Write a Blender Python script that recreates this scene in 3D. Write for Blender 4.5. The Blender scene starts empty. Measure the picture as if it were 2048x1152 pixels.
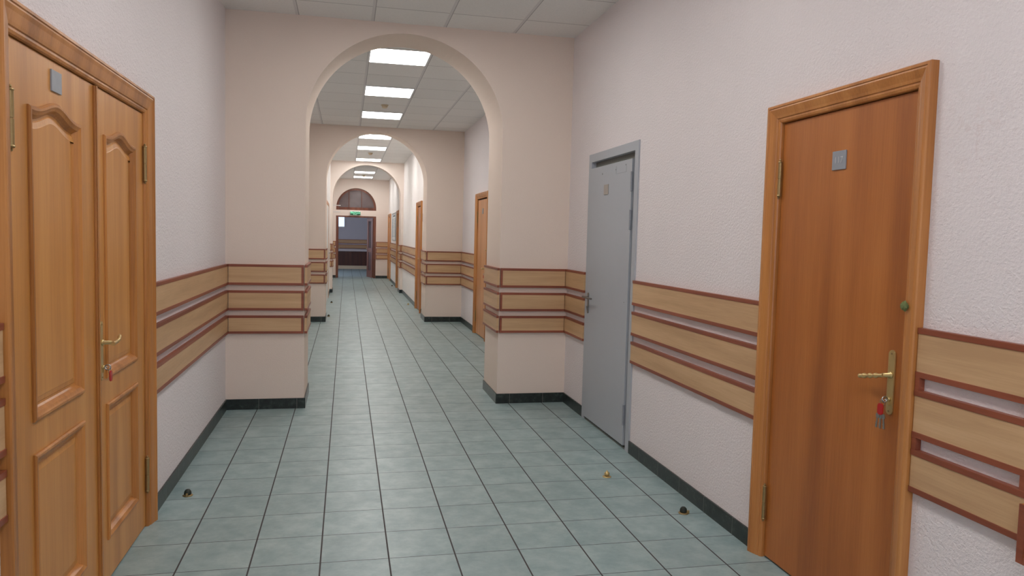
import bpy, bmesh, math, random
from mathutils import Vector, Matrix
random.seed(4)
scene = bpy.context.scene
COL = scene.collection
PI = math.pi

# ------------------------------------------------------------------ nodes / materials
class NT:
    def __init__(s, name):
        s.m = bpy.data.materials.new(name); s.m.use_nodes = True
        s.t = s.m.node_tree; s.t.nodes.clear()
        s.out = s.n('ShaderNodeOutputMaterial'); s.b = s.n('ShaderNodeBsdfPrincipled')
        s.t.links.new(s.b.outputs[0], s.out.inputs[0])
    def n(s, k, **kw):
        x = s.t.nodes.new(k)
        for a, v in kw.items(): setattr(x, a, v)
        return x
    def l(s, a, b): s.t.links.new(a, b)
    def pos(s):
        return s.n('ShaderNodeNewGeometry').outputs['Position']
    def map(s, vec, sc, loc=(0, 0, 0)):
        m = s.n('ShaderNodeMapping'); m.inputs['Scale'].default_value = sc; m.inputs['Location'].default_value = loc
        s.l(vec, m.inputs['Vector']); return m.outputs[0]
    def noise(s, vec, scale=5, detail=3, rough=.5):
        x = s.n('ShaderNodeTexNoise'); x.inputs['Scale'].default_value = scale
        x.inputs['Detail'].default_value = detail; x.inputs['Roughness'].default_value = rough
        s.l(vec, x.inputs['Vector']); return x.outputs[0]
    def math(s, op, a, b=None, c=None):
        x = s.n('ShaderNodeMath', operation=op)
        for i, v in enumerate((a, b, c)):
            if v is None: continue
            if isinstance(v, (int, float)): x.inputs[i].default_value = v
            else: s.l(v, x.inputs[i])
        return x.outputs[0]
    def mix(s, f, a, b):
        x = s.n('ShaderNodeMix', data_type='RGBA')
        for i, v in ((0, f), (6, a), (7, b)):
            if isinstance(v, (int, float)): x.inputs[i].default_value = v
            elif isinstance(v, tuple): x.inputs[i].default_value = (*v[:3], 1)
            else: s.l(v, x.inputs[i])
        return x.outputs[2]
    def ramp(s, f, stops):
        x = s.n('ShaderNodeValToRGB'); e = x.color_ramp.elements
        while len(e) < len(stops): e.new(.5)
        for i, (p, c) in enumerate(stops):
            e[i].position = p; e[i].color = (*c, 1)
        s.l(f, x.inputs[0]); return x.outputs[0]
    def bump(s, h, strength=.3, dist=.01):
        x = s.n('ShaderNodeBump'); x.inputs['Strength'].default_value = strength; x.inputs['Distance'].default_value = dist
        s.l(h, x.inputs['Height']); s.l(x.outputs[0], s.b.inputs['Normal'])
    def col(s, c):
        if isinstance(c, tuple): s.b.inputs['Base Color'].default_value = (*c, 1)
        else: s.l(c, s.b.inputs['Base Color'])
    def set(s, **kw):
        for k, v in kw.items(): s.b.inputs[k.replace('_', ' ')].default_value = v
        return s
    def gridmask(s, comp, off, size, width):
        f = s.math('FRACT', s.math('DIVIDE', s.math('SUBTRACT', comp, off), size))
        d = s.math('MULTIPLY', s.math('SUBTRACT', .5, s.math('ABSOLUTE', s.math('SUBTRACT', f, .5))), size)
        return s.math('LESS_THAN', d, width / 2)

def sr(r, g, b):
    f = lambda c: ((c / 255 + .055) / 1.055) ** 2.4 if c > 10 else c / 255 / 12.92
    return (f(r), f(g), f(b))

def plain(name, c, rough=.5, metal=0.0, var=.06, scale=30):
    k = NT(name)
    n = k.noise(k.pos(), scale, 2)
    dark = tuple(max(0, v * (1 - var * 2)) for v in c); lite = tuple(min(1, v * (1 + var)) for v in c)
    k.col(k.mix(n, dark, lite)); k.set(Roughness=rough, Metallic=metal)
    return k.m

def wood(name, c_dark, c_mid, c_light, rough=.35, axis='z', big=1.0):
    k = NT(name); p = k.pos()
    a = {'z': ((9, 9, .55), (150, 150, 4)), 'y': ((9, .6, 9), (110, 3, 110)), 'x': ((.6, 9, 9), (3, 110, 110)),
         'h': ((.9, .9, 14), (5, 5, 130))}[axis]
    n1 = k.noise(k.map(p, a[0]), 1.0 * big, 3, .5)
    n2 = k.noise(k.map(p, a[1]), 1.0, 3, .6)
    f = k.math('ADD', k.math('MULTIPLY', n1, .72), k.math('MULTIPLY', n2, .28))
    k.col(k.ramp(f, [(.36, c_dark), (.5, c_mid), (.64, c_light)]))
    k.bump(n2, .05, .002); k.set(Roughness=rough)
    return k.m

def wallpaper(name, c, amount=.35, scale=110, stain=None):
    k = NT(name); p = k.pos()
    big = k.noise(p, .9, 3, .6)
    k.col(k.mix(big, tuple(v * .95 for v in c), tuple(min(1, v * 1.04) for v in c)))
    if stain:
        d = k.n('ShaderNodeVectorMath', operation='DISTANCE'); k.l(p, d.inputs[0]); d.inputs[1].default_value = stain
        near = k.math('SUBTRACT', 1.0, k.math('MULTIPLY', d.outputs['Value'], 4.0)); near.node.use_clamp = True
        sp = k.math('GREATER_THAN', k.noise(p, 26, 3, .7), .57)
        k.col(k.mix(k.math('MULTIPLY', k.math('MULTIPLY', near, sp), .12), k.mix(big, tuple(v * .95 for v in c), tuple(min(1, v * 1.04) for v in c)), sr(190, 150, 140)))
    h = k.noise(k.map(p, (1, 1, 1.25)), scale, 3, .65)
    k.bump(h, amount, .007); k.set(Roughness=.85, Specular_IOR_Level=.2)
    return k.m

TX, TY = .32273, .33140
def floor_mat():
    k = NT('glazed_floor_tiles'); p = k.pos()
    s = k.n('ShaderNodeSeparateXYZ'); k.l(p, s.inputs[0])
    gx = k.gridmask(s.outputs[0], 0, TX, .0075); gy = k.gridmask(s.outputs[1], 0, TY, .0042)
    g = k.math('MAXIMUM', gx, gy)
    fx = k.math('FLOOR', k.math('DIVIDE', s.outputs[0], TX)); fy = k.math('FLOOR', k.math('DIVIDE', s.outputs[1], TY))
    cv = k.n('ShaderNodeCombineXYZ'); k.l(fx, cv.inputs[0]); k.l(fy, cv.inputs[1])
    wn = k.n('ShaderNodeTexWhiteNoise', noise_dimensions='3D'); k.l(cv.outputs[0], wn.inputs[0])
    # offset noise lookup per tile so that each tile has its own clouding
    sc = k.n('ShaderNodeVectorMath', operation='SCALE'); k.l(wn.outputs['Color'], sc.inputs[0]); sc.inputs[3].default_value = 7
    ad = k.n('ShaderNodeVectorMath', operation='ADD'); k.l(p, ad.inputs[0]); k.l(sc.outputs[0], ad.inputs[1])
    n1 = k.noise(k.map(ad.outputs[0], (1.0, 1.0, 1)), 7, 5, .62)
    n2 = k.noise(ad.outputs[0], 26, 3, .6)
    f = k.math('ADD', k.math('MULTIPLY', n1, .75), k.math('MULTIPLY', n2, .25))
    c = k.ramp(f, [(.34, sr(126, 148, 149)), (.5, sr(143, 163, 163)), (.66, sr(159, 177, 176))])
    v = k.n('ShaderNodeHueSaturation'); k.l(c, v.inputs['Color'])
    k.l(k.math('ADD', .955, k.math('MULTIPLY', wn.outputs[0], .09)), v.inputs['Value'])
    k.col(k.mix(g, v.outputs[0], sr(66, 62, 62)))
    k.l(k.math('ADD', k.math('MULTIPLY', g, .5), k.math('ADD', .33, k.math('MULTIPLY', n2, .12))), k.b.inputs['Roughness'])
    hh = k.math('SUBTRACT', k.math('MULTIPLY', n2, .06), g)
    k.bump(hh, .25, .002)
    return k.m

def ceiling_mat():
    k = NT('suspended_ceiling_tiles'); p = k.pos()
    s = k.n('ShaderNodeSeparateXYZ'); k.l(p, s.inputs[0])
    gx = k.gridmask(s.outputs[0], .32, .6365, .024); gy = k.gridmask(s.outputs[1], 6.2, .672, .010)
    gx2 = k.gridmask(s.outputs[0], .335, .6365, .006)
    n = k.noise(p, 90, 3, .7); n0 = k.noise(p, 2.2, 2)
    c = k.mix(n, sr(222, 219, 216), sr(242, 240, 237)); 
    fx = k.math('FLOOR', k.math('DIVIDE', k.math('SUBTRACT', s.outputs[0], .32), .6365)); fy = k.math('FLOOR', k.math('DIVIDE', k.math('SUBTRACT', s.outputs[1], 6.2), .672))
    cv = k.n('ShaderNodeCombineXYZ'); k.l(fx, cv.inputs[0]); k.l(fy, cv.inputs[1])
    wn = k.n('ShaderNodeTexWhiteNoise', noise_dimensions='3D'); k.l(cv.outputs[0], wn.inputs[0])
    v = k.n('ShaderNodeHueSaturation'); k.l(c, v.inputs['Color']); k.l(k.math('ADD', .97, k.math('MULTIPLY', wn.outputs[0], .05)), v.inputs['Value'])
    c = k.mix(gy, v.outputs[0], sr(176, 172, 172)); c = k.mix(gx, c, sr(216, 213, 212)); c = k.mix(gx2, c, sr(165, 162, 162))
    k.col(c)
    k.bump(k.math('ADD', k.math('MULTIPLY', n, .5), gx), .3, .003); k.set(Roughness=.8)
    return k.m

def marble_mat(name, comp, off, size):
    k = NT(name); p = k.pos()
    s = k.n('ShaderNodeSeparateXYZ'); k.l(p, s.inputs[0])
    g = k.gridmask(s.outputs[comp], off, size, .004)
    n = k.noise(p, 22, 5, .7)
    c = k.ramp(n, [(.35, sr(24, 30, 28)), (.55, sr(38, 46, 43)), (.72, sr(70, 80, 74))])
    k.col(k.mix(g, c, sr(110, 108, 104))); k.set(Roughness=.3)
    return k.m

def glow(name, c, s):
    k = NT(name); k.col(c); k.b.inputs['Emission Color'].default_value = (*c, 1); k.b.inputs['Emission Strength'].default_value = s
    return k.m

M = {}
M['floor'] = floor_mat(); M['ceiling'] = ceiling_mat()
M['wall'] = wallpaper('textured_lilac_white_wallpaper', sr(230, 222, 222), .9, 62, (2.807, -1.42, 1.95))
M['wallfar'] = wallpaper('brightened_wallpaper', sr(243, 238, 236), .3, 75)  # lighter wallpaper copy, the far bays' brighter light put into the colour
M['archfar'] = wallpaper('brightened_plaster', sr(238, 224, 214), .2, 110)  # lighter plaster copy, brightness of far arch and end wall in the colour
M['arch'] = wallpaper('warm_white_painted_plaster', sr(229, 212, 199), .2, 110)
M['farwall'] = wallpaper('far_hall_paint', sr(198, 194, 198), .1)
M['base_x'] = marble_mat('dark_green_marble_skirting_x', 0, .012, TX)
M['base_y'] = marble_mat('dark_green_marble_skirting_y', 1, .012, TY)
M['oak'] = wood('golden_oak_veneer', sr(180, 120, 56), sr(196, 134, 66), sr(208, 148, 80), .36)
M['oak_dark'] = wood('darker_oak_moulding', sr(150, 94, 42), sr(178, 116, 56), sr(196, 132, 70), .34)
M['cherry'] = wood('cherry_veneer', sr(148, 84, 36), sr(168, 99, 43), sr(182, 112, 53), .36, big=.7)
M['cherry_frame'] = wood('cherry_frame_wood', sr(164, 104, 52), sr(186, 122, 64), sr(200, 138, 78), .36)
M['beech'] = wood('orange_beech_veneer', sr(180, 120, 70), sr(198, 136, 84), sr(210, 150, 98), .36)
M['board'] = wood('beige_wood_laminate', sr(186, 149, 110), sr(198, 161, 120), sr(208, 172, 131), .42, 'h')
M['mahog'] = wood('mahogany_edging_laminate', sr(122, 62, 42), sr(136, 71, 48), sr(150, 81, 56), .4, 'h')
M['darkwood'] = wood('dark_brown_wood', sr(96, 52, 36), sr(118, 66, 46), sr(134, 80, 58), .35)
M['counterwood'] = wood('dark_red_brown_wood', sr(60, 32, 26), sr(76, 40, 32), sr(90, 50, 38), .4)
M['grey'] = plain('grey_painted_steel', sr(172, 176, 182), .42, 0, .015, 6)
M['grey_dark'] = plain('grey_recess_shade_and_trim', sr(110, 112, 106), .6)  # shade of the grey door recess as colour; also threshold and screws
M['hingegrey'] = plain('grey_hinge_paint', sr(140, 143, 150), .4)
M['white'] = plain('white_door_paint', sr(226, 220, 216), .45, 0, .02)
M['brass'] = plain('worn_brass', sr(206, 180, 124), .3, .7, .06, 60)
M['brassdark'] = plain('aged_brass', sr(164, 140, 96), .4, .7, .12, 60)
M['steel'] = plain('brushed_steel', sr(180, 178, 174), .3, 1.0)
M['steellight'] = plain('satin_nickel', sr(128, 124, 120), .36, .5)
M['dark'] = plain('dark_gap_shade', sr(26, 20, 18), .9)  # near-black colour standing in for shade in door gaps
M['rubber'] = plain('black_green_rubber', sr(34, 40, 32), .6)
M['red'] = plain('red_plastic', sr(176, 22, 26), .35)
M['green'] = plain('green_modelling_clay', sr(114, 126, 78), .95, 0, .3, 260)
M['plate'] = plain('grey_plastic_plate', sr(142, 146, 152), .4)
M['platebeige'] = plain('beige_metal_plate', sr(170, 160, 150), .6)
M['letter'] = plain('pale_grey_lettering', sr(186, 184, 186), .5)
M['letterwarm'] = plain('warm_grey_lettering', sr(176, 158, 142), .5)
M['paper'] = plain('white_paper', sr(225, 226, 226), .6)
M['text'] = plain('grey_print', sr(120, 128, 134), .7)
M['aluminium'] = plain('aluminium_frame', sr(170, 174, 178), .35, .6)
M['cream'] = plain('cream_plastic', sr(220, 200, 170), .5)
M['fixture'] = plain('white_enamel', sr(235, 235, 235), .5)
M['diffuser'] = glow('lit_diffuser', (1.0, .985, .955), 13.0)
M['signgreen'] = glow('green_exit_sign', sr(0, 84, 52), .2)
M['signwhite'] = glow('pale_exit_lettering', sr(150, 240, 200), .75)
M['skylight'] = glow('daylight_window', sr(190, 208, 235), 1.3)
M['skyside'] = glow('added_side_window_glow', sr(206, 210, 228), 9.0)  # glow of the added far hall window
M['skyrear'] = glow('added_rear_window_glow', sr(215, 222, 240), 4.0)  # glow of the added window behind the camera
def glassmat():
    k = NT('dusky_fanlight_glass'); p = k.pos(); n = k.noise(p, 3, 2)
    k.col(k.mix(n, sr(92, 78, 80), sr(124, 110, 110))); k.set(Roughness=.1)
    return k.m
M['glass'] = glassmat()
M['concrete'] = plain('rear_wall_paint', sr(205, 196, 196), .8)

# ------------------------------------------------------------------ mesh helpers
def bx(bm, x0, x1, y0, y1, z0, z1):
    vs = [bm.verts.new((x, y, z)) for x in (min(x0, x1), max(x0, x1)) for y in (min(y0, y1), max(y0, y1)) for z in (min(z0, z1), max(z0, z1))]
    for f in ((0, 1, 3, 2), (4, 6, 7, 5), (0, 4, 5, 1), (2, 3, 7, 6), (0, 2, 6, 4), (1, 5, 7, 3)):
        bm.faces.new([vs[i] for i in f])

def tube(bm, pts, rad, seg=12, cap=True):
    pts = [Vector(p) for p in pts]
    if isinstance(rad, (int, float)): rad = [rad] * len(pts)
    rings = []; up = None
    for i, p in enumerate(pts):
        t = (pts[min(i + 1, len(pts) - 1)] - pts[max(i - 1, 0)]).normalized()
        if up is None:
            up = Vector((0, 0, 1)) if abs(t.z) < .9 else Vector((1, 0, 0))
        a = t.cross(up).normalized(); b = a.cross(t).normalized(); up = b
        rings.append([bm.verts.new(p + (a * math.cos(2 * PI * k / seg) + b * math.sin(2 * PI * k / seg)) * rad[i]) for k in range(seg)])
    for r, q in zip(rings, rings[1:]):
        for k in range(seg):
            f = bm.faces.new((r[k], r[(k + 1) % seg], q[(k + 1) % seg], q[k])); f.smooth = True
    if cap:
        bm.faces.new(rings[0][::-1]); bm.faces.new(rings[-1])

def lathe(bm, prof, seg=24, origin=(0, 0, 0)):
    o = Vector(origin); rings = []
    for r, z in prof:
        if r < 1e-6: rings.append([bm.verts.new(o + Vector((0, 0, z)))])
        else: rings.append([bm.verts.new(o + Vector((r * math.cos(2 * PI * k / seg), r * math.sin(2 * PI * k / seg), z))) for k in range(seg)])
    for r, q in zip(rings, rings[1:]):
        for k in range(seg):
            a = [r[k % len(r)], r[(k + 1) % len(r)], q[(k + 1) % len(q)], q[k % len(q)]]
            u = []
            for v in a:
                if v not in u: u.append(v)
            if len(u) > 2:
                f = bm.faces.new(u); f.smooth = True

def prism_xz(bm, pts, y0, y1, back=None):
    a = [bm.verts.new((x, y0, z)) for x, z in pts]; b = [bm.verts.new((x, y1, z)) for x, z in (back or pts)]
    bm.faces.new(a); bm.faces.new(b[::-1])
    n = len(pts)
    for i in range(n):
        bm.faces.new((a[i], b[i], b[(i + 1) % n], a[(i + 1) % n]))

def obj(name, bm, mat, parent=None, bevel=0, smooth=False, label=None):
    me = bpy.data.meshes.new(name)
    bmesh.ops.recalc_face_normals(bm, faces=bm.faces)
    bm.to_mesh(me); bm.free()
    o = bpy.data.objects.new(name, me); COL.objects.link(o)
    me.materials.append(mat if not isinstance(mat, str) else M[mat])
    if parent is not None: o.parent = parent
    if bevel:
        b = o.modifiers.new('bevel', 'BEVEL'); b.width = bevel; b.segments = 2; b.limit_method = 'ANGLE'; b.angle_limit = math.radians(40)
    if label: o['label'] = label
    return o

def tag(o, label, cat, group=None, kind=None):
    o['label'] = label; o['category'] = cat
    if group: o['group'] = group
    if kind: o['kind'] = kind
    return o

def empty(name, loc=(0, 0, 0), rz=0, label=None, cat=None, group=None, kind=None):
    o = bpy.data.objects.new(name, None); COL.objects.link(o); o.empty_display_size = .1
    o.location = loc; o.rotation_euler = (0, 0, rz)
    if label: tag(o, label, cat, group, kind)
    return o

def boxobj(name, dims, mat, parent=None, bevel=0, label=None):
    bm = bmesh.new(); bx(bm, *dims); return obj(name, bm, mat, parent, bevel, label=label)

def text_obj(name, body, size, mat, parent, loc, rot, depth=.001, sx=1.0):
    cu = bpy.data.curves.new(name, 'FONT'); cu.body = body; cu.size = size; cu.extrude = depth
    cu.align_x = 'CENTER'; cu.align_y = 'CENTER'
    tmp = bpy.data.objects.new(name + '_tmp', cu); COL.objects.link(tmp)
    dg = bpy.context.evaluated_depsgraph_get(); dg.update()
    me = bpy.data.meshes.new_from_object(tmp.evaluated_get(dg))
    bpy.data.objects.remove(tmp); bpy.data.curves.remove(cu)
    me.name = name; me.materials.clear(); me.materials.append(M[mat])
    o = bpy.data.objects.new(name, me); COL.objects.link(o); o.parent = parent
    o.location = loc; o.rotation_euler = rot; o.scale = (sx, 1, 1)
    return o

# ------------------------------------------------------------------ layout (metres)
XL, XR = -.266, 2.807
OL, OR = .395, 2.150
HC = 3.43
Y0 = -6.5
ARCH = [(3.274, 3.954), (9.94, 10.62), (16.56, 17.24)]
YE, YE2 = 23.2, 23.5
X3L, X3R = .33, 2.22
X4L, X4R = .20, 2.20
YF = 30.6

# ------------------------------------------------------------------ doors table: (wall, y0 outer, y1 outer, height outer, casing width)
LEFTD = (-1.085, .695); GREYD = (1.545, 2.675); RD = (-1.25, -.19)
D2 = (7.36, 8.43); D3 = (11.40, 12.46); D5 = (17.64, 18.57); D4 = (21.78, 23.12); WD = (12.70, 15.02)

def wall_run(bm, xf, sgn, y0, y1, opens, hc=HC, th=.2):
    """a wall along Y whose room face is at xf; sgn +1 = wall body extends to +X"""
    xb = xf + sgn * th; y = y0
    for a, b, h in sorted(opens):
        bx(bm, xf, xb, y, a, 0, hc); bx(bm, xf, xb, a, b, h, hc); y = b
    bx(bm, xf, xb, y, y1, 0, hc)
def hole(d, cw, h): return (d[0] + cw - .02, d[1] - cw + .02, h - cw + .02)

for xf, sg, ya, yb, op, side, mt, lb in (
    (XL, -1, Y0, ARCH[0][1], [hole(LEFTD, .1, 2.25)], 'left', 'wall', 'nearest bay, with the golden oak double door'),
    (XL, -1, ARCH[0][1], ARCH[1][1], [], 'left', 'wall', 'second bay, hidden behind the nearest left pier'),
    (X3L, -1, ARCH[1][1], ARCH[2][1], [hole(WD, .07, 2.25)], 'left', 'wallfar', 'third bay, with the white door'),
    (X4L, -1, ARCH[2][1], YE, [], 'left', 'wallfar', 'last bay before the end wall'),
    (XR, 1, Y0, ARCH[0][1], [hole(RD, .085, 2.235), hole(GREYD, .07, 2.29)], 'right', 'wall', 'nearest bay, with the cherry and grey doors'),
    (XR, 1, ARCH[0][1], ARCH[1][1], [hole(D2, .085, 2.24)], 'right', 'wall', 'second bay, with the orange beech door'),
    (X3R, 1, ARCH[1][1], ARCH[2][1], [hole(D3, .085, 2.24)], 'right', 'wallfar', 'third bay, brightened in its colour'),
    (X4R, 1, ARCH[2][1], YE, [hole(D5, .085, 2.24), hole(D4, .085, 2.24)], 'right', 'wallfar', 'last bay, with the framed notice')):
    bm = bmesh.new(); wall_run(bm, xf, sg, ya, yb, op)
    tag(obj('wall_' + side, bm, mt), side + ' corridor wall of the ' + lb, 'wall', kind='structure')
bm = bmesh.new(); bx(bm, XL - .2, XR + .2, Y0 - .2, Y0, 0, HC)
tag(obj('wall_rear', bm, 'concrete'), 'plain corridor wall behind the viewer', 'wall', kind='structure')

def arch_outline(x0, x1, ol, orr, zs, ztop, hc, n=48):
    c = (ol + orr) / 2; a = (orr - ol) / 2; b = ztop - zs
    pts = [(x0, 0), (ol, 0), (ol, zs)]
    pts += [(c - a * math.cos(t), zs + b * math.sin(t) ** 1.0) for t in [PI * i / n for i in range(1, n)]]
    pts += [(orr, zs), (orr, 0), (x1, 0), (x1, hc), (x0, hc)]
    return pts
for (a, b), nm, lb in zip(ARCH, ('near', 'middle', 'far'), ('nearest', 'second', 'third')):
    bm = bmesh.new(); prism_xz(bm, arch_outline(XL, XR, OL, OR, 2.51, 3.345, HC), a, b, arch_outline(XL, XR, OL, OR, 2.51, 3.388, HC))
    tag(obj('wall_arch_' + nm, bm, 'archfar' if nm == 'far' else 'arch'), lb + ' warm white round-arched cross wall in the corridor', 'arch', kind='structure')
EOL, EOR = .393, 1.757
bm = bmesh.new(); prism_xz(bm, arch_outline(X4L - .2, X4R + .2, EOL, EOR, 2.43, 3.12, HC), YE, YE2)
bx(bm, EOL, EOR, YE + .02, YE2 - .02, 2.16, 2.36)
tag(obj('wall_end', bm, 'archfar'), 'end wall with arched doorway and lintel', 'wall', kind='structure')
# far hall
bm = bmesh.new(); bx(bm, -2.2, 4.2, YF, YF + .2, 0, HC); tag(obj('wall_far_back', bm, 'farwall'), 'dim bluish back wall of the hall beyond the end doorway', 'wall', kind='structure')
bm = bmesh.new(); bx(bm, -2.4, -2.2, YE2, YF + .2, 0, HC); bx(bm, -2.2, X4L - .2, YE2 - .2, YE2, 0, HC)
tag(obj('wall_far_left', bm, 'farwall'), 'left wall of the dim hall beyond the end doorway', 'wall', kind='structure')
bm = bmesh.new(); bx(bm, 4.2, 4.4, YE2, YF + .2, 0, HC); bx(bm, X4R + .2, 4.2, YE2 - .2, YE2, 0, HC)
tag(obj('wall_far_right', bm, 'farwall'), 'right wall of the dim hall beyond the end doorway', 'wall', kind='structure')
bm = bmesh.new(); bx(bm, -2.4, 4.4, Y0 - .2, YF + .2, -.12, 0)
tag(obj('floor', bm, 'floor'), 'grey green glazed tile floor with dark joints', 'floor', kind='structure')
bm = bmesh.new(); bx(bm, -2.4, 4.4, Y0 - .2, YF + .2, HC, HC + .1)
tag(obj('ceiling', bm, 'ceiling'), 'suspended ceiling of pale grey square tiles', 'ceiling', kind='structure')

# skirting tiles
T = .012; HB = .092
def sk_y(bm, xf, sgn, a, b): bx(bm, xf, xf - sgn * T, a, b, 0, HB)
def sk_x(bm, yf, a, b): bx(bm, a, b, yf - T, yf, 0, HB)
def skirt(side, ys, xs, lab):
    root = empty('baseboard_' + side, (0, 0, 0), 0, lab, 'baseboard', kind='structure')
    bm = bmesh.new()
    for xf, sg, a, b in ys: sk_y(bm, xf, sg, a, b)
    obj('skirting_run', bm, 'base_y', root, .001)
    bm = bmesh.new()
    for yf, a, b in xs: sk_x(bm, yf, a, b)
    obj('skirting_return', bm, 'base_x', root, .001)
skirt('left', [(XL, -1, Y0, LEFTD[0]), (XL, -1, LEFTD[1], ARCH[0][0] - T), (OL, -1, ARCH[0][0] - T, ARCH[0][1]), (XL, -1, ARCH[0][1], ARCH[1][0] - T), (OL, -1, ARCH[1][0] - T, ARCH[1][1]),
               (X3L, -1, ARCH[1][1], WD[0]), (X3L, -1, WD[1], ARCH[2][0] - T), (OL, -1, ARCH[2][0] - T, ARCH[2][1]), (X4L, -1, ARCH[2][1], YE - T)],
      [(ARCH[0][0], XL, OL), (ARCH[1][0], XL, OL), (ARCH[2][0], X3L, OL), (YE, X4L, EOL)], 'dark marble skirting tiles along the left side')
skirt('right', [(XR, 1, Y0, RD[0]), (XR, 1, RD[1], GREYD[0]), (XR, 1, GREYD[1], ARCH[0][0] - T), (OR, 1, ARCH[0][0] - T, ARCH[0][1]), (XR, 1, ARCH[0][1], D2[0]), (XR, 1, D2[1], ARCH[1][0] - T),
                (OR, 1, ARCH[1][0] - T, ARCH[1][1]), (X3R, 1, ARCH[1][1], D3[0]), (X3R, 1, D3[1], ARCH[2][0] - T), (OR, 1, ARCH[2][0] - T, ARCH[2][1]),
                (X4R, 1, ARCH[2][1], D5[0]), (X4R, 1, D5[1], D4[0]), (X4R, 1, D4[1], YE - T)],
      [(ARCH[0][0], OR, XR), (ARCH[1][0], OR, XR), (ARCH[2][0], OR, X3R), (YE, EOR, X4R)], 'dark marble skirting tiles along the right side')

# ------------------------------------------------------------------ wall protection boards (three bands)
BANDS = [('upper', 1.097, 1.277), ('middle', .876, 1.050), ('lower', .672, .831)]
BT, EH = .022, .021
def board(axis, f, sgn, a, b, where, group, ends=(0, 0), bt=BT):
    """axis 'y': board runs along Y on the face x=f; sgn = direction of the wall body (+1 => wall toward +axis)"""
    for nm, z0, z1 in BANDS:
        mid = (a + b) / 2
        loc = (f, mid, z0) if axis == 'y' else (mid, f, z0)
        r = empty('wall_mounted_board', loc, 0, f'{nm} beige mahogany-edged wall board {where}', 'wall board', group, 'thing')
        def piece(name, u0, u1, d0, d1, w0, w1, mat):
            bm = bmesh.new()
            if axis == 'y': bx(bm, -sgn * d0, -sgn * d1, u0 - mid, u1 - mid, w0 - z0, w1 - z0)
            else: bx(bm, u0 - mid, u1 - mid, -sgn * d0, -sgn * d1, w0 - z0, w1 - z0)
            return obj(name, bm, mat, r, .0012)
        piece('board_face', a + .0015, b - .0015, 0, bt, z0 + .002, z1 - .002, 'board')
        piece('edging_strip', a, b, .0005, bt + .003, z1 - EH, z1, 'mahog')
        piece('edging_strip', a, b, .0005, bt + .003, z0, z0 + EH, 'mahog')
        if ends[0]: piece('edging_strip', a, a + .02, .0005, bt + .003, z0 + EH, z1 - EH, 'mahog')
        if ends[1]: piece('edging_strip', b - .02, b, .0005, bt + .003, z0 + EH, z1 - EH, 'mahog')
gl, gr_, gp = 'boards on the left wall', 'boards on the right wall', 'boards on the arch piers'
board('y', XL, -1, -3.6, LEFTD[0] - .002, 'at the left photo edge before the double door', gl)
board('y', XL, -1, LEFTD[1] + .002, ARCH[0][0], 'between the panelled double door and the nearest arch', gl)
board('x', ARCH[0][0], 1, XL + .026, OL - .006, 'on the front of the nearest left pier', gp, (0, 1))
board('y', OL, -1, ARCH[0][0] - .020, ARCH[0][1], 'on the passage side of the nearest left pier', gp)
board('x', ARCH[0][0], 1, OR + .006, XR - .026, 'on the front of the nearest right pier', gp, (1, 0))
board('y', OR, 1, ARCH[0][0] - .020, ARCH[0][1], 'on the passage side of the nearest right pier', gp)
board('y', XR, 1, GREYD[1] + .002, ARCH[0][0], 'between the nearest right pier and the grey door', gr_)
board('y', XR, 1, RD[1] + .002, GREYD[0] - .002, 'between the grey door and the nearest cherry door', gr_)
board('y', XR, 1, -2.6, RD[0] - .002, 'at the right photo edge beside the nearest cherry door', gr_, (0, 0))
board('y', XR, 1, ARCH[0][1], D2[0] - .002, 'behind the nearest right pier before the second wooden door', gr_)
board('y', XR, 1, D2[1] + .002, ARCH[1][0], 'between the second wooden door and the second arch', gr_)
board('x', ARCH[1][0], 1, XL + .026, OL - .006, 'on the front of the second left pier', gp, (0, 1))
board('y', OL, -1, ARCH[1][0] - .020, ARCH[1][1], 'on the passage side of the second left pier', gp)
board('x', ARCH[1][0], 1, OR + .006, XR - .026, 'on the front of the second right pier', gp, (1, 0))
board('y', OR, 1, ARCH[1][0] - .020, ARCH[1][1], 'on the passage side of the second right pier', gp)
board('y', X3R, 1, ARCH[1][1], D3[0] - .002, 'between the second right pier and the third wooden door', gr_)
board('y', X3R, 1, D3[1] + .002, ARCH[2][0], 'between the third wooden door and the third arch', gr_)
board('x', ARCH[2][0], 1, X3L + .002, OL - .004, 'on the front of the third left pier', gp, (0, 1))
board('y', OL, -1, ARCH[2][0] - .020, ARCH[2][1], 'on the passage side of the third left pier', gp)
board('x', ARCH[2][0], 1, OR + .004, X3R - .026, 'on the front of the third right pier', gp, (1, 0), )
board('y', OR, 1, ARCH[2][0] - .020, ARCH[2][1], 'on the passage side of the third right pier', gp)
board('y', X4R, 1, D5[1] + .002, D4[0] - .002, 'under the framed notice between the two farthest wooden doors', gr_)
board('x', YE, 1, X4L, EOL - .004, 'on the end wall left of the arched doorway', 'boards on the end wall', (0, 1))
board('x', YE, 1, EOR + .004, X4R - .002, 'on the end wall right of the arched doorway', 'boards on the end wall', (1, 0))
board('x', YF, 1, -1.2, 3.2, 'on the back wall of the hall beyond the end doorway', 'boards in the far hall')
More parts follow.
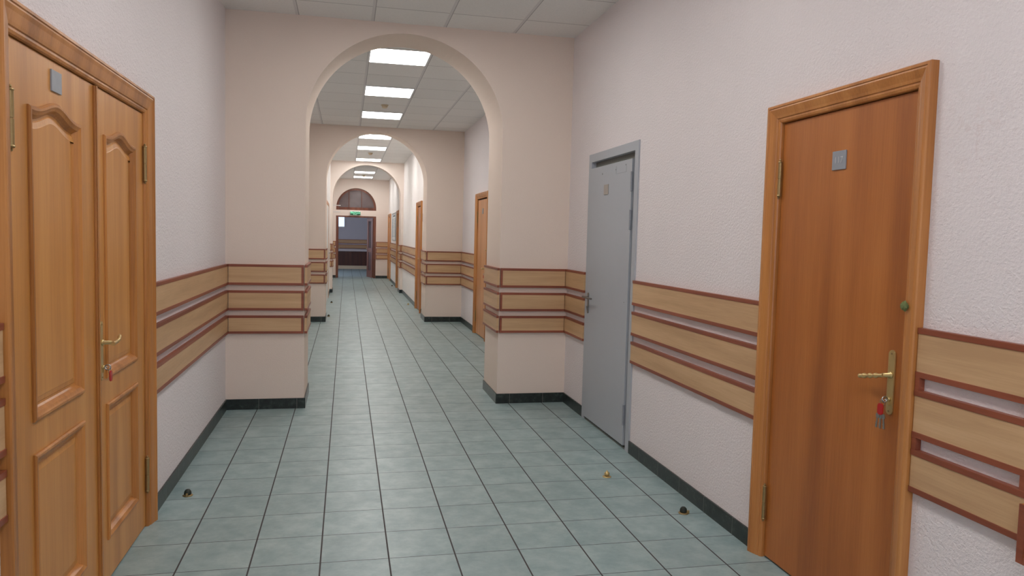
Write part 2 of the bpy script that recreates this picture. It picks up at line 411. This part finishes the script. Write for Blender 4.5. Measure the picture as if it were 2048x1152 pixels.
# battens closing the gaps beside the nearest cherry door and at the picture's right edge
for y, where in ((RD[0] - .024, 'beside the nearest cherry door frame'), (-1.728, 'at the right photo edge')):
    for k, (z0, z1) in enumerate(((1.050, 1.097), (.831, .876))):
        o = boxobj('edging_batten', (-BT - .002, -.0005, 0, .02, 0, z1 - z0), 'mahog'); o.location = (XR, y, z0)
        tag(o, f'short mahogany batten in the {"upper" if k == 0 else "lower"} board gap {where}', 'batten', 'short battens in the board gaps')
r = empty('wall_box', (XR, -1.737, .618), 0, 'mahogany edged wooden box on the right wall, cut off by the photo edge', 'box')
boxobj('box_body', (-.045, 0, -.55, 0, 0, .182), 'cherry_frame', r, .002)
for d in ((-.050, -.045, -.024, .0, 0, .182), (-.050, -.045, -.55, -.024, .160, .182), (-.050, -.045, -.55, -.024, 0, .022)):
    boxobj('edging_strip', d, 'mahog', r, .001)

# ------------------------------------------------------------------ doors
def casing(name, wi, hi, prof, mat, parent):
    """prof: list of (d outwards from the inner edge, h towards the room)"""
    bm = bmesh.new(); n = len(prof)
    rings = []
    for fn in (lambda d: (-wi - d, 0), lambda d: (-wi - d, hi + d), lambda d: (wi + d, hi + d), lambda d: (wi + d, 0)):
        rings.append([bm.verts.new((fn(d)[0], -h, fn(d)[1])) for d, h in prof])
    for r, q in zip(rings, rings[1:]):
        for k in range(n): bm.faces.new((r[k], r[(k + 1) % n], q[(k + 1) % n], q[k]))
    bm.faces.new(rings[0][::-1]); bm.faces.new(rings[-1])
    return obj(name, bm, mat, parent)
def wood_prof(cw):
    return [(0, -.12), (0, .006), (.003, .012), (.012, .016), (.02, .016), (.023, .021), (.034, .024), (cw - .036, .030), (cw - .022, .035), (cw - .016, .034),
            (cw - .013, .038), (cw - .004, .038), (cw, .033), (cw, .0005), (.019, .0005), (.019, -.12)]
def steel_prof(cw): return [(0, -.12), (0, .010), (.002, .012), (cw - .002, .012), (cw, .010), (cw, .0005), (.019, .0005), (.019, -.12)]

def hump_z(x, x0, x1, h):
    t = (x - x0) / (x1 - x0)
    return h * (math.sin(PI * t) ** 2) ** 1.5 if h else 0
def outline(x0, x1, z0, z1, h, n=28):
    pts = [(x0, z0), (x1, z0)]
    if h:
        for i in range(n + 1):
            x = x1 + (x0 - x1) * i / n; pts.append((x, z1 + hump_z(x, x0, x1, h)))
    else: pts += [(x1, z1), (x0, z1)]
    return pts
def offset(pts, d):
    n = len(pts); out = []
    for i in range(n):
        p0 = Vector(pts[i - 1]); p = Vector(pts[i]); p1 = Vector(pts[(i + 1) % n])
        a = (p - p0).normalized(); b = (p1 - p).normalized()
        na = Vector((-a.y, a.x)); nb = Vector((-b.y, b.x)); m = (na + nb)
        k = d / max(.3, (1 + na.dot(nb))) 
        out.append(tuple(p + m * k))
    return out
def loops(bm, pts, prof, yf):
    prev = None
    for d, h in prof:
        r = [bm.verts.new((x, yf - h, z)) for x, z in offset(pts, d)]
        if prev:
            for i in range(len(r)): bm.faces.new((prev[i], prev[(i + 1) % len(r)], r[(i + 1) % len(r)], r[i]))
        prev = r
    return prev
def panelled_leaf(parent, x0, x1, hi, panels, mat, mmat, yf=.0):
    xs0, xs1 = panels[0][0], panels[0][1]
    bm = bmesh.new(); y1 = yf + .042
    bx(bm, x0, xs0, yf, y1, .008, hi); bx(bm, xs1, x1, yf, y1, .008, hi)
    ps = sorted(panels, key=lambda p: p[2]); z = .008
    for p in ps:
        bx(bm, xs0, xs1, yf, y1, z, p[2]); z = p[3]
    top = ps[-1]; n = 28
    pts = [(xs0, hi)] + [(xs0 + (xs1 - xs0) * i / n, top[3] + hump_z(xs0 + (xs1 - xs0) * i / n, xs0, xs1, top[4])) for i in range(n + 1)] + [(xs1, hi)]
    prism_xz(bm, pts, yf, y1)
    leaf = obj('door_leaf', bm, mat, parent)
    for p in ps:
        o = outline(*p)
        bm = bmesh.new(); loops(bm, o, [(-.016, .0004), (-.016, .006), (-.010, .011), (-.002, .011), (.004, .007), (.012, .003), (.020, -.010), (.026, -.016)], yf)
        obj('panel_moulding', bm, mmat, leaf)
        bm = bmesh.new(); last = loops(bm, o, [(.018, -.016), (.034, -.016), (.037, -.0135), (.054, -.0105), (.057, -.0095), (.061, -.0095)], yf)
        bm.faces.new(last)
        obj('raised_panel', bm, mat, leaf)
    return leaf
def plain_leaf(parent, x0, x1, hi, mat, yf=.004, z0=.010, th=.042):
    return boxobj('door_leaf', (x0, x1, yf, yf + th, z0, hi), mat, parent, .0015)

def hinge(parent, x, y, z0, z1, mat, r=.0075, fin=True, wings=False):
    bm = bmesh.new(); m = (z0 + z1) / 2
    f = .012 if fin else .002
    prof = [(0, z0 - f)]
    if fin: prof += [(.004, z0 - f + .002), (.0055, z0 - .006), (.003, z0 - .003)]
    prof += [(r, z0), (r * 1.2, z0 + .004), (r, z0 + .008), (r, m - .002), (r * .7, m - .0015), (r * .7, m + .0015), (r, m + .002), (r, z1 - .008), (r * 1.2, z1 - .004), (r, z1)]
    if fin: prof += [(.003, z1 + .003), (.0055, z1 + .006), (.004, z1 + f - .002)]
    prof += [(0, z1 + f)]
    lathe(bm, prof, 20, (x, y, 0))
    for fc in bm.faces: fc.smooth = False
    if wings: bx(bm, x - .028, x, y + r * .2, y + r * .2 + .004, z0 + .003, z1 - .003)
    return obj('hinge', bm, mat, parent)

def rounded_plate(bm, cx, w, z0, z1, y0, y1, n=8, r=None):
    r = r or w / 2; pts = []
    for (ox, oz, a0) in ((cx + w / 2 - r, z1 - r, 0), (cx - w / 2 + r, z1 - r, PI / 2), (cx - w / 2 + r, z0 + r, PI), (cx + w / 2 - r, z0 + r, 1.5 * PI)):
        for i in range(n + 1):
            a = a0 + PI / 2 * i / n; pts.append((ox + r * math.cos(a), oz + r * math.sin(a)))
    prism_xz(bm, pts, y0, y1)
def lever_handle(parent, cx, z0, z1, zl, dirn, yf, mat, style='twist', w=.034, length=.135, zk=None):
    bm = bmesh.new(); rounded_plate(bm, cx, w, z0, z1, yf - .007, yf)
    pl = obj('handle_plate', bm, mat, parent, .0015)
    bm = bmesh.new()
    tube(bm, [(cx, yf - .006, zl), (cx, yf - .012, zl), (cx, yf - .0121, zl), (cx, yf - .045, zl)], [.013, .013, .008, .008], 14)
    if style == 'twist':
        pts = []; rad = []
        for i in range(28):
            t = i / 27; pts.append((cx + dirn * t * length - dirn * .006, yf - .044, zl - .026 * t))
            rad.append(.009 + .0022 * math.sin(t * 26) * (.15 < t < .85) - .001 * (t < .15))
        tube(bm, pts, rad, 14)
    elif style == 'curve':
        pts = []; rad = []
        for i in range(26):
            t = i / 25; pts.append((cx + dirn * t * length - dirn * .006, yf - .05 + .01 * max(0, t - .75) * 3, zl - .004 + .02 * t ** 3))
            rad.append(.0095 - .003 * t + .0012 * math.sin(t * 30) * (t > .3))
        tube(bm, pts, rad, 14)
    else:
        tube(bm, [(cx - dirn * .008, yf - .05, zl), (cx + dirn * length * .9, yf - .05, zl), (cx + dirn * length, yf - .046, zl)], [.009, .009, .007], 12)
    obj('lever', bm, mat, pl)
    zk = zk or (z0 + (zl - z0) * .33)
    bm = bmesh.new(); tube(bm, [(cx, yf - .004, zk), (cx, yf - .016, zk)], .0085, 14); bx(bm, cx - .0035, cx + .0035, yf - .014, yf - .006, zk - .022, zk + .001)
    obj('lock_cylinder', bm, mat, pl)
    bm = bmesh.new()
    for z in (z0 + .014, z1 - .014): tube(bm, [(cx, yf - .0065, z), (cx, yf - .009, z)], .0038, 10)
    obj('screw', bm, 'brassdark', pl)
    return zk
def number_plate(parent, cx, cz, w, h, yf, mat, txt=None, tm='letter'):
    p = boxobj('number_plate', (cx - w / 2, cx + w / 2, yf - .006, yf, cz - h / 2, cz + h / 2), mat, parent, .001)
    if txt: text_obj('lettering', txt, h * .5, tm, p, (cx, yf - .0065, cz), (PI / 2, 0, 0), .0006)
    return p

SIGN_R = -PI / 2
def R_loc(xw, d): return (xw, (d[0] + d[1]) / 2, 0)

# --- nearest left: double oak door (local x = +Y)
yc = sum(LEFTD) / 2; wi = (LEFTD[1] - LEFTD[0]) / 2 - .1; hi = 2.15
d1 = empty('door_1', (XL, yc, 0), PI / 2, 'golden oak double door with arched raised panels on the left wall', 'door', kind='structure')
casing('door_frame', wi, hi, wood_prof(.1), 'oak_dark', d1)
L = lambda y: y - yc
xs = L(-.160)
lfA = panelled_leaf(d1, -wi + .003, xs - .002, hi - .003, [(L(-.812), L(-.351), .205, .783, 0), (L(-.812), L(-.351), .926, 1.946, .040)], M['oak'], M['oak_dark'])
lfB = panelled_leaf(d1, xs + .002, wi - .003, hi - .003, [(L(-.030), L(.424), .205, .783, 0), (L(-.030), L(.424), .926, 1.946, .040)], M['oak'], M['oak_dark'])
bm = bmesh.new(); bx(bm, xs - .012, xs + .016, -.010, .0005, .010, hi - .005); bx(bm, xs - .006, xs + .008, -.014, -.010, .010, hi - .005)
obj('meeting_strip', bm, 'oak_dark', lfB, .003)
for z0, z1 in ((1.805, 1.985), (.19, .37)):
    hinge(d1, -wi + .004, -.012, z0, z1, 'brassdark', .010)
    hinge(d1, wi - .004, -.012, z0, z1, 'brassdark', .009)
number_plate(lfA, L(-.577), 2.079, .095, .075, 0, 'plate')
zkL = lever_handle(lfB, L(-.112), .915, 1.170, 1.078, 1, 0, 'brass', 'curve', .030, .13, .972)
# --- right: cherry door
yc = sum(RD) / 2; wi = (RD[1] - RD[0]) / 2 - .085; hi = 2.15
d2 = empty('door_2', (XR, yc, 0), -PI / 2, 'plain cherry veneer door nearest on the right wall with red key tag', 'door', kind='structure')
casing('door_frame', wi, hi, wood_prof(.085), 'cherry_frame', d2)
LR = lambda y: yc - y
lf = plain_leaf(d2, -wi + .003, wi - .012, hi - .004, 'cherry', .006)
for z0, z1 in ((1.797, 1.966), (.195, .365)): hinge(d2, -wi + .004, -.008, z0, z1, 'brassdark', .0085, True)
number_plate(lf, LR(-.712), 1.932, .090, .080, .006, 'plate', '117')
zkR = lever_handle(lf, LR(-1.100), .920, 1.172, 1.075, -1, .006, 'brass', 'twist', .036, .135, .98)
boxobj('gap_shade_strip', (wi - .011, wi, .016, .03, .01, hi), 'dark', d2)  # dark strip painted as the shade in the gap beside the leaf
yR = yc
# --- grey steel door
yc = sum(GREYD) / 2; wi = (GREYD[1] - GREYD[0]) / 2 - .07; hi = 2.22
d3 = empty('door_3', (XR, yc, 0), -PI / 2, 'light grey painted steel door left of the cherry door', 'door', kind='structure')
casing('door_frame', wi, hi, steel_prof(.07), 'grey', d3)
LG = lambda y: yc - y
lf = plain_leaf(d3, LG(2.632), LG(1.650), 2.165, 'grey', -.018, .028, .045)
lf.name = 'door_leaf'
boxobj('recess_shade', (-wi, wi, .03, .05, 2.10, hi), 'grey_dark', d3)  # dark grey plate painted as the shadow above the leaf
boxobj('threshold', (-wi, wi, -.006, .10, .0, .012), 'grey_dark', d3)
for z0, z1 in ((1.925, 2.07), (1.645, 1.79), (.185, .34)): hinge(d3, LG(1.650) + .006, -.020, z0, z1, 'hingegrey', .008, False, True)
number_plate(lf, LG(2.19), 1.968, .10, .080, -.018, 'platebeige')
lever_handle(lf, LG(2.560), .930, 1.110, 1.072, 1, -.018, 'steellight', 'straight', .036, .21, .985)
bm = bmesh.new()
for (a, b, c, d) in ((LG(1.98), LG(1.76), 2.075, 2.077), (LG(1.98), LG(1.978), 2.077, 2.135), (LG(1.762), LG(1.76), 2.077, 2.135)): bx(bm, a, b, -.0190, -.018, c, d)
obj('scored_mark', bm, 'hingegrey', lf)
bm = bmesh.new()
for x, z, r in ((LG(2.30), 2.10, .007), (LG(1.985), 2.11, .006), (LG(1.775), 2.13, .005), (LG(1.72), 1.10, .004)): tube(bm, [(x, -.019, z), (x, -.0178, z)], r, 10)
obj('screw', bm, 'grey_dark', lf)
# --- more wooden doors along the right side
def side_door(nm, xw, d, label, mat, fm, peep=False, ks=None):
    yc = sum(d) / 2; wi = (d[1] - d[0]) / 2 - .085; hi = 2.155
    r = empty(nm, (xw, yc, 0), -PI / 2, label, 'door', kind='structure')
    casing('door_frame', wi, hi, wood_prof(.085), fm, r)
    lf = plain_leaf(r, -wi + .003, wi - .004, hi - .02, mat, .0)
    boxobj('recess_shade', (-wi, wi, .018, .03, 2.10, hi), 'dark', r)  # near-black plate painted as the shade over the leaf
    for z0, z1 in ((1.78, 1.95), (.20, .37)): hinge(r, -wi + .004, -.008, z0, z1, 'brassdark', .0085, True)
    number_plate(lf, 0.0, 1.955, .085, .085, 0, 'plate')
    zk = lever_handle(lf, wi - .085, .92, 1.17, 1.08, -1, 0, 'brass', 'straight', .034, .13)
    if peep:
        bm = bmesh.new(); tube(bm, [(wi - .075, 0, 1.362), (wi - .075, -.010, 1.362), (wi - .075, -.012, 1.362), (wi - .075, -.026, 1.362)], [.024, .022, .012, .011], 16)
        obj('round_lock', bm, 'brass', lf)
    return yc, wi
y2, w2 = side_door('door_4', XR, D2, 'orange beech door with round upper lock between first and second arches', 'beech', 'cherry_frame', True)
side_door('door_5', X3R, D3, 'narrow looking cherry door between the second and third arches', 'cherry', 'cherry_frame', True)
side_door('door_6', X4R, D5, 'wooden door just beyond the third arch, right of the notice', 'cherry', 'cherry_frame')
side_door('door_7', X4R, D4, 'farthest wooden side door beside the end wall', 'beech', 'beech')
# --- white door on the left between second and third arch
yc = sum(WD) / 2; wi = (WD[1] - WD[0]) / 2 - .07; hi = 2.18
d8 = empty('door_8', (X3L, yc, 0), PI / 2, 'white painted double door on the left between second and third arches', 'door', kind='structure')
casing('door_frame', wi, hi, steel_prof(.07), 'beech', d8)
lf = plain_leaf(d8, 0.003, wi - .003, hi - .004, 'white', -.004)
plain_leaf(d8, -wi + .003, -.003, hi - .004, 'white', -.004)
lever_handle(lf, wi - .26, .93, 1.17, 1.08, -1, -.004, 'steel', 'straight', .034, .12)
# --- end doorway: frame, fanlight, two open leaves
d9 = empty('door_9', (0, YE, 0), 0, 'dark brown double door standing open in the arched end wall', 'door', kind='structure')
bm = bmesh.new()
bx(bm, EOL, EOL + .075, .03, .12, 0, 2.16); bx(bm, EOR - .085, EOR, .03, .12, 0, 2.16); bx(bm, EOL + .075, EOR - .085, .03, .12, 2.11, 2.16)
obj('door_frame', bm, 'darkwood', d9, .003)
def end_leaf(hx, hy, ang, name):
    lf_r = boxobj('door_leaf', (0, .16, -.02, .02, .01, 2.10), 'darkwood', d9, .002)
    me = lf_r.data; bm = bmesh.new(); bm.from_mesh(me)
    bx(bm, .46, .615, -.02, .02, .01, 2.10); bx(bm, .16, .46, -.02, .02, .01, .25); bx(bm, .16, .46, -.02, .02, .9, 1.05); bx(bm, .16, .46, -.02, .02, 2.0, 2.10)
    bm.to_mesh(me); bm.free()
    lf_r.location = (hx, hy, 0); lf_r.rotation_euler = (0, 0, ang)
    boxobj('lower_panel', (.16, .46, -.008, .008, .25, .9), 'counterwood', lf_r)
    boxobj('glass_pane', (.16, .46, -.004, .004, 1.05, 2.0), 'glass', lf_r)
    bm = bmesh.new(); tube(bm, [(.57, -.02, 1.02), (.57, -.06, 1.02), (.47, -.062, 1.02)], .009, 10); tube(bm, [(.57, .02, 1.02), (.57, .06, 1.02), (.47, .062, 1.02)], .009, 10)
    obj('lever', bm, 'brass', lf_r)
    return lf_r
end_leaf(EOR - .09, .14, math.radians(107), 'r')
end_leaf(EOL + .06, .14, math.radians(90), 'l')
w1 = empty('window_1', (0, YE, 0), 0, 'arched brown framed fanlight above the end doorway', 'window', kind='structure')
c = (EOL + EOR) / 2; A = (EOR - EOL) / 2
bm = bmesh.new(); n = 40
o_ = [(c - (A - .001) * math.cos(PI * i / n), 2.43 + .689 * math.sin(PI * i / n)) for i in range(n + 1)]
i_ = [(c - (A - .075) * math.cos(PI * i / n), 2.45 + .60 * math.sin(PI * i / n)) for i in range(n + 1)]
for k in range(n):
    q = [o_[k], o_[k + 1], i_[k + 1], i_[k]]; prism_xz(bm, q, .07, .13)
bx(bm, EOL + .001, EOR - .001, .06, .14, 2.36, 2.455)
obj('window_frame', bm, 'darkwood', w1)
bm = bmesh.new()
for x in (.822, 1.255): bx(bm, x - .012, x + .012, .075, .125, 2.455, 2.43 + .66 * math.sqrt(max(0, 1 - ((x - c) / (A - .05)) ** 2)))
obj('glazing_bar', bm, 'darkwood', w1)
bm = bmesh.new(); prism_xz(bm, [(x, z) for x, z in i_] , .095, .101); obj('window_pane', bm, 'glass', w1)

# ------------------------------------------------------------------ exit sign
s = empty('exit_sign', (1.043, YE - .02, 2.19), 0, 'green illuminated exit sign on the lintel over the end doorway', 'sign')
bm = bmesh.new(); bx(bm, -.185, .185, -.03, .04, 0, .135); obj('sign_body', bm, 'fixture', s, .004)
bm = bmesh.new(); bx(bm, -.176, .176, -.034, -.03, .006, .118); obj('sign_face', bm, 'signgreen', s)
text_obj('lettering', 'ВЫХОД', .088, 'signwhite', s, (0, -.0345, .082), (PI / 2, 0, 0), .0005, 1.0)
text_obj('lettering', 'EXIT', .045, 'signwhite', s, (0, -.0345, .028), (PI / 2, 0, 0), .0005, 1.5)

# ------------------------------------------------------------------ keys and clay seals
def key_bunch(name, loc, rz, label, extra):
    r = empty(name, loc, rz, label, 'keys')
    bm = bmesh.new(); tube(bm, [(0, 0.006, 0), (0, -.018, 0)], .0022, 8); tube(bm, [(0, -.018 - .011 * math.cos(a), .011 * math.sin(a)) for a in [i * PI / 8 for i in range(-8, 9)]], .0028, 8)
    obj('inserted_key', bm, 'steel', r)
    bm = bmesh.new(); tube(bm, [(extra * .012 * math.sin(a), -.026 - .003 * math.cos(a), -.012 + .013 * math.cos(a)) for a in [i * PI / 8 for i in range(17)]], .0012, 6)
    obj('key_ring', bm, 'steel', r)
    bm = bmesh.new(); rounded_plate(bm, extra * .008, .030, -.062, -.016, -.030, -.025, 6, .013); obj('key_tag', bm, 'red', r, .001)
    return r
kb = key_bunch('key_bunch', (XR + .006 - .010, -1.100, zkR), -PI / 2, 'keys on a ring with red tag hanging from the nearest cherry door lock', -1)
for i, (dx, an) in enumerate(((-.012, .10), (-.002, -.03), (.010, -.14))):
    bm = bmesh.new(); rounded_plate(bm, 0, .018, -.020, 0, -.0015, .0015, 6, .008); bx(bm, -.0035, .0035, -.0012, .0012, -.058, -.018); bx(bm, -.006, -.003, -.0012, .0012, -.056, -.048); bx(bm, -.006, -.003, -.0012, .0012, -.044, -.038)
    o = obj('hanging_key', bm, 'steel', kb); o.location = (-.012 + dx, -.024 + i * .003, -.058); o.rotation_euler = (0, an, 0)
key_bunch('key_bunch', (XL + .010, -.112, zkL), PI / 2, 'single key with red tag in the golden oak double door lock', 1)
k2 = key_bunch('key_bunch', (XR - .010, y2 - (w2 - .085), 1.0), -PI / 2, 'keys hanging in the lock of the orange beech door', -1)
def seal(loc, r, label):
    bm = bmesh.new(); bmesh.ops.create_icosphere(bm, subdivisions=3, radius=r)
    rnd = random.Random(int(r * 1e4))
    for v in bm.verts:
        v.co *= 1 + .22 * math.sin(v.co.x * 260 + 1) * math.cos(v.co.y * 210) + rnd.uniform(-.09, .09); v.co.x *= .55
    o = obj('clay_seal', bm, 'green'); o.location = loc; return tag(o, label, 'seal', 'green clay seals on door gaps')
seal((XR - .030, -1.186, 1.350), .017, 'green clay seal lump on the nearest cherry door frame')
seal((XR - .022, 7.44, 1.075), .022, 'small green clay seal on the orange beech door edge')

# ------------------------------------------------------------------ door stops on the floor
def doorstop(x, y, kind, label, face=0):
    r = empty('door_stop', (x, y, 0), face, label, 'door stop', 'brass floor door stops')
    bm = bmesh.new(); lathe(bm, [(0, 0), (.029, 0), (.029, .003), (.025, .0055), (.010, .007), (0, .007)]); obj('base_plate', bm, 'brassdark' if kind == 'dark' else 'brass', r)
    if kind == 'ball':
        bm = bmesh.new(); lathe(bm, [(0, .006), (.008, .007), (.007, .012), (.015, .012), (.018, .020), (.016, .028), (.009, .034), (.005, .036), (.005, .042), (0, .044)]); obj('stop_knob', bm, 'brass', r)
    else:
        bm = bmesh.new(); lathe(bm, [(0, .006), (.019, .007), (.021, .016), (.018, .028), (.011, .036), (0, .039)]); obj('stop_bumper', bm, 'rubber', r)
        bm = bmesh.new(); bx(bm, -.006, .006, -.034, -.018, .001, .020); obj('stop_lug', bm, 'brassdark', r, .002)
doorstop(-.148, 1.078 - .02, 'dark', 'dark rubber topped door stop on the floor near the left wall')
doorstop(2.452, 1.04, 'ball', 'shiny brass ball door stop on the floor in front of the grey door')
doorstop(2.671, .345, 'dark', 'dark rubber topped door stop near the right skirting', 1.0)
doorstop(.44, 10.78, 'dark', 'small dark door stop on the floor behind the second left pier')
doorstop(.44, 13.6, 'dark', 'small dark door stop on the floor before the third left pier')
doorstop(2.11, 13.2, 'ball', 'small brass door stop on the floor left of the third wooden door')
doorstop(2.105, 19.2, 'dark', 'farthest small door stop on the floor beyond the third right pier')

# ------------------------------------------------------------------ ceiling lights and detectors
CX0, CX1 = .9565, 1.593
def ceiling_light(k, label):
    y0 = 6.2 + .672 * k + .004; y1 = y0 + .664; cx = (CX0 + CX1) / 2; cy = (y0 + y1) / 2
    w = (CX1 - CX0) / 2 - .004; d = (y1 - y0) / 2
    r = empty('ceiling_light', (cx, cy, HC), 0, label, 'ceiling light', 'square recessed ceiling lights along the corridor')
    bm = bmesh.new()
    for a in ((-w, w, -d, -d + .016), (-w, w, d - .016, d), (-w, -w + .016, -d + .016, d - .016), (w - .016, w, -d + .016, d - .016)): bx(bm, a[0], a[1], a[2], a[3], -.012, 0)
    obj('light_frame', bm, 'fixture', r)
    bm = bmesh.new(); bx(bm, -w + .016, w - .016, -d + .016, d - .016, -.008, 0); obj('diffuser', bm, 'diffuser', r)
names = {-16: 'lit square ceiling light farthest behind the viewer', -13: 'lit square ceiling light behind the viewer', -10: 'lit square ceiling light above the viewer', -7: 'lit square ceiling light just before the nearest arch, above the frame',
         -3: 'largest lit square ceiling light just behind the nearest arch', 0: 'second lit square ceiling light behind the nearest arch', 3: 'lit square ceiling light just before the second arch',
         7: 'lit ceiling light partly hidden by the top of the second arch', 10: 'middle lit ceiling light between second and third arches', 14: 'lit ceiling light just before the third arch',
         20: 'second farthest lit ceiling light, beyond the third arch', 23: 'farthest lit ceiling light, before the end wall'}
for k, lb in names.items(): ceiling_light(k, lb)
for (x, y, lb) in ((1.275, 7.60, 'between the nearest and second arches'), (1.275, 14.3, 'between the second and third arches'), (1.275, 21.25, 'between the two farthest ceiling lights')):
    r = empty('smoke_detector', (x, y, HC), 0, 'round cream smoke detector on the ceiling ' + lb, 'smoke detector', 'cream smoke detectors')
    bm = bmesh.new(); lathe(bm, [(0, 0), (.052, 0), (.052, -.012), (.046, -.016), (0, -.016)]); obj('detector_base', bm, 'cream', r)
    bm = bmesh.new(); lathe(bm, [(0, -.015), (.040, -.016), (.042, -.030), (.032, -.044), (.014, -.050), (0, -.051)]); obj('detector_head', bm, 'cream', r)

# ------------------------------------------------------------------ notices, small wall items
n1 = empty('notice_board', (X4R, 20.1, 1.36), -PI / 2, 'tall framed white notice on the right wall between the two farthest doors', 'notice')
bm = bmesh.new(); w = .85; h = .86
for a in ((-w, w, 0, .03), (-w, w, h - .03, h), (-w, -w + .03, .03, h - .03), (w - .03, w, .03, h - .03)): bx(bm, a[0], a[1], -.022, 0, a[2], a[3])
obj('frame', bm, 'aluminium', n1, .002)
boxobj('paper_sheet', (-w + .03, w - .03, -.010, 0, .03, h - .03), 'paper', n1)
bm = bmesh.new(); rnd = random.Random(2)
for col_ in (-.78, -.24, .30):
    z = h - .2
    while z > .1:
        bx(bm, col_, col_ + .34 + rnd.uniform(0, .12), -.0115, -.010, z, z + .016); z -= .045
bx(bm, -.5, .5, -.0115, -.010, h - .12, h - .07)
obj('printed_lines', bm, 'text', n1)
n2 = empty('name_plate', (X3R, 11.105, 1.83), -PI / 2, 'small white framed plate on the wall right of the third wooden door', 'sign')
bm = bmesh.new(); bx(bm, -.16, .16, -.008, 0, 0, .15); obj('plate', bm, 'paper', n2, .001)
bm = bmesh.new()
for a in ((-.165, .165, -.006, .004), (-.165, .165, .146, .156), (.155, .165, .004, .146), (-.165, -.155, .004, .146)): bx(bm, a[0], a[1], -.012, 0, a[2], a[3])
obj('frame', bm, 'aluminium', n2)
wb = empty('wall_bracket', (X4L, 21.2, 2.22), 0, 'white wall bracket with two slim arms left of the fanlight', 'bracket')
boxobj('bracket_plate', (0, .012, -.03, .03, -.03, .26), 'white', wb, .002)
for z in (.0, .205):
    bm = bmesh.new(); tube(bm, [(.01, 0, z + .012), (.36, 0, z + .012)], .012, 10); obj('bracket_arm', bm, 'white', wb)

# ------------------------------------------------------------------ far hall furniture and windows
ct = empty('reception_counter', (1.0, 29.9, 0), 0, 'dark brown counter with pale top in the hall beyond the doorway', 'counter')
for i in range(6): boxobj('front_panel', (-2.4 + i * .8 + .004, -1.6 + i * .8 - .004, 0, .04, .15, .77), 'counterwood', ct)
boxobj('counter_top', (-2.42, 2.42, -.05, .60, .77, .86), 'concrete', ct, .004)
boxobj('counter_plinth', (-2.4, 2.4, .012, .05, 0, .15), 'cream', ct)
w2_ = empty('window_2', (.32, YF, 1.80), 0, 'bright bluish window on the far hall wall, seen at the left of the doorway', 'window', kind='structure')
bm = bmesh.new()
for a in ((-.37, .37, 0, .04), (-.37, .37, 1.06, 1.10), (-.37, -.33, .04, 1.06), (.33, .37, .04, 1.06), (-.015, .015, .04, 1.06)): bx(bm, a[0], a[1], -.03, 0, a[2], a[3])
obj('window_frame', bm, 'white', w2_)
boxobj('window_pane', (-.33, .33, -.008, 0, .04, 1.06), 'skylight', w2_)
w3 = empty('added_window_3', (-2.2, 26.0, 1.0), 0, 'added unseen window lighting the far hall from the left', 'window', kind='structure')  # added out of view to give the hall its bluish light
boxobj('window_pane', (0, .01, -.9, .9, 0, 1.6), 'skyside', w3)
bm = bmesh.new()
for a in ((-.95, -.9, -.05, 1.65), (.9, .95, -.05, 1.65), (-.02, .02, 0, 1.6), (-.9, .9, -.05, 0), (-.9, .9, 1.6, 1.65)): bx(bm, 0, .03, a[0], a[1], a[2], a[3])
obj('window_frame', bm, 'white', w3)

w4 = empty('added_window_4', (1.27, Y0, 1.0), 0, 'added unseen window behind the viewer, lighting the pier fronts', 'window', kind='structure')  # unseen light source added to brighten the piers from the front
boxobj('window_pane', (-.9, .9, 0, .01, 0, 1.7), 'skyrear', w4)
for a in ((-.96, -.9, -.06, 1.76), (.9, .96, -.06, 1.76), (-.02, .02, 0, 1.7), (-.9, .9, -.06, 0), (-.9, .9, 1.7, 1.76)):
    boxobj('window_frame', (a[0], a[1], 0, .03, a[2], a[3]), 'white', w4)

# ------------------------------------------------------------------ world, camera, colour
w = bpy.data.worlds.new('corridor_world'); scene.world = w; w.use_nodes = True
w.node_tree.nodes['Background'].inputs[0].default_value = (.5, .5, .52, 1); w.node_tree.nodes['Background'].inputs[1].default_value = .05

f, pitch, yaw, roll = 1502.34055, -.067960601, .217973082, .0248647491
sy, cy_ = math.sin(yaw), math.cos(yaw); sp, cp = math.sin(pitch), math.cos(pitch)
fw = Vector((sy * cp, cy_ * cp, sp)); rt = Vector((cy_, -sy, 0)); up = rt.cross(fw)
cr, sr_ = math.cos(roll), math.sin(roll)
rr = rt * cr + up * sr_; uu = up * cr - rt * sr_
cam = bpy.data.cameras.new('camera'); cam.sensor_width = 36; cam.sensor_fit = 'HORIZONTAL'; cam.lens = 36 * f / 2048; cam.clip_start = .05; cam.clip_end = 200
co = bpy.data.objects.new('camera', cam); COL.objects.link(co)
mw = Matrix((( rr.x, uu.x, -fw.x, .752443495), (rr.y, uu.y, -fw.y, -3.58382487), (rr.z, uu.z, -fw.z, 1.57), (0, 0, 0, 1)))
co.matrix_world = mw
scene.camera = co
scene.view_settings.view_transform = 'Standard'; scene.view_settings.look = 'None'
scene.view_settings.exposure = .30; scene.view_settings.gamma = 1
scene.cycles.use_denoising = True
scene.cycles.max_bounces = 10; scene.cycles.diffuse_bounces = 6
scene.cycles.sample_clamp_indirect = 6
scene.cycles.use_adaptive_sampling = False
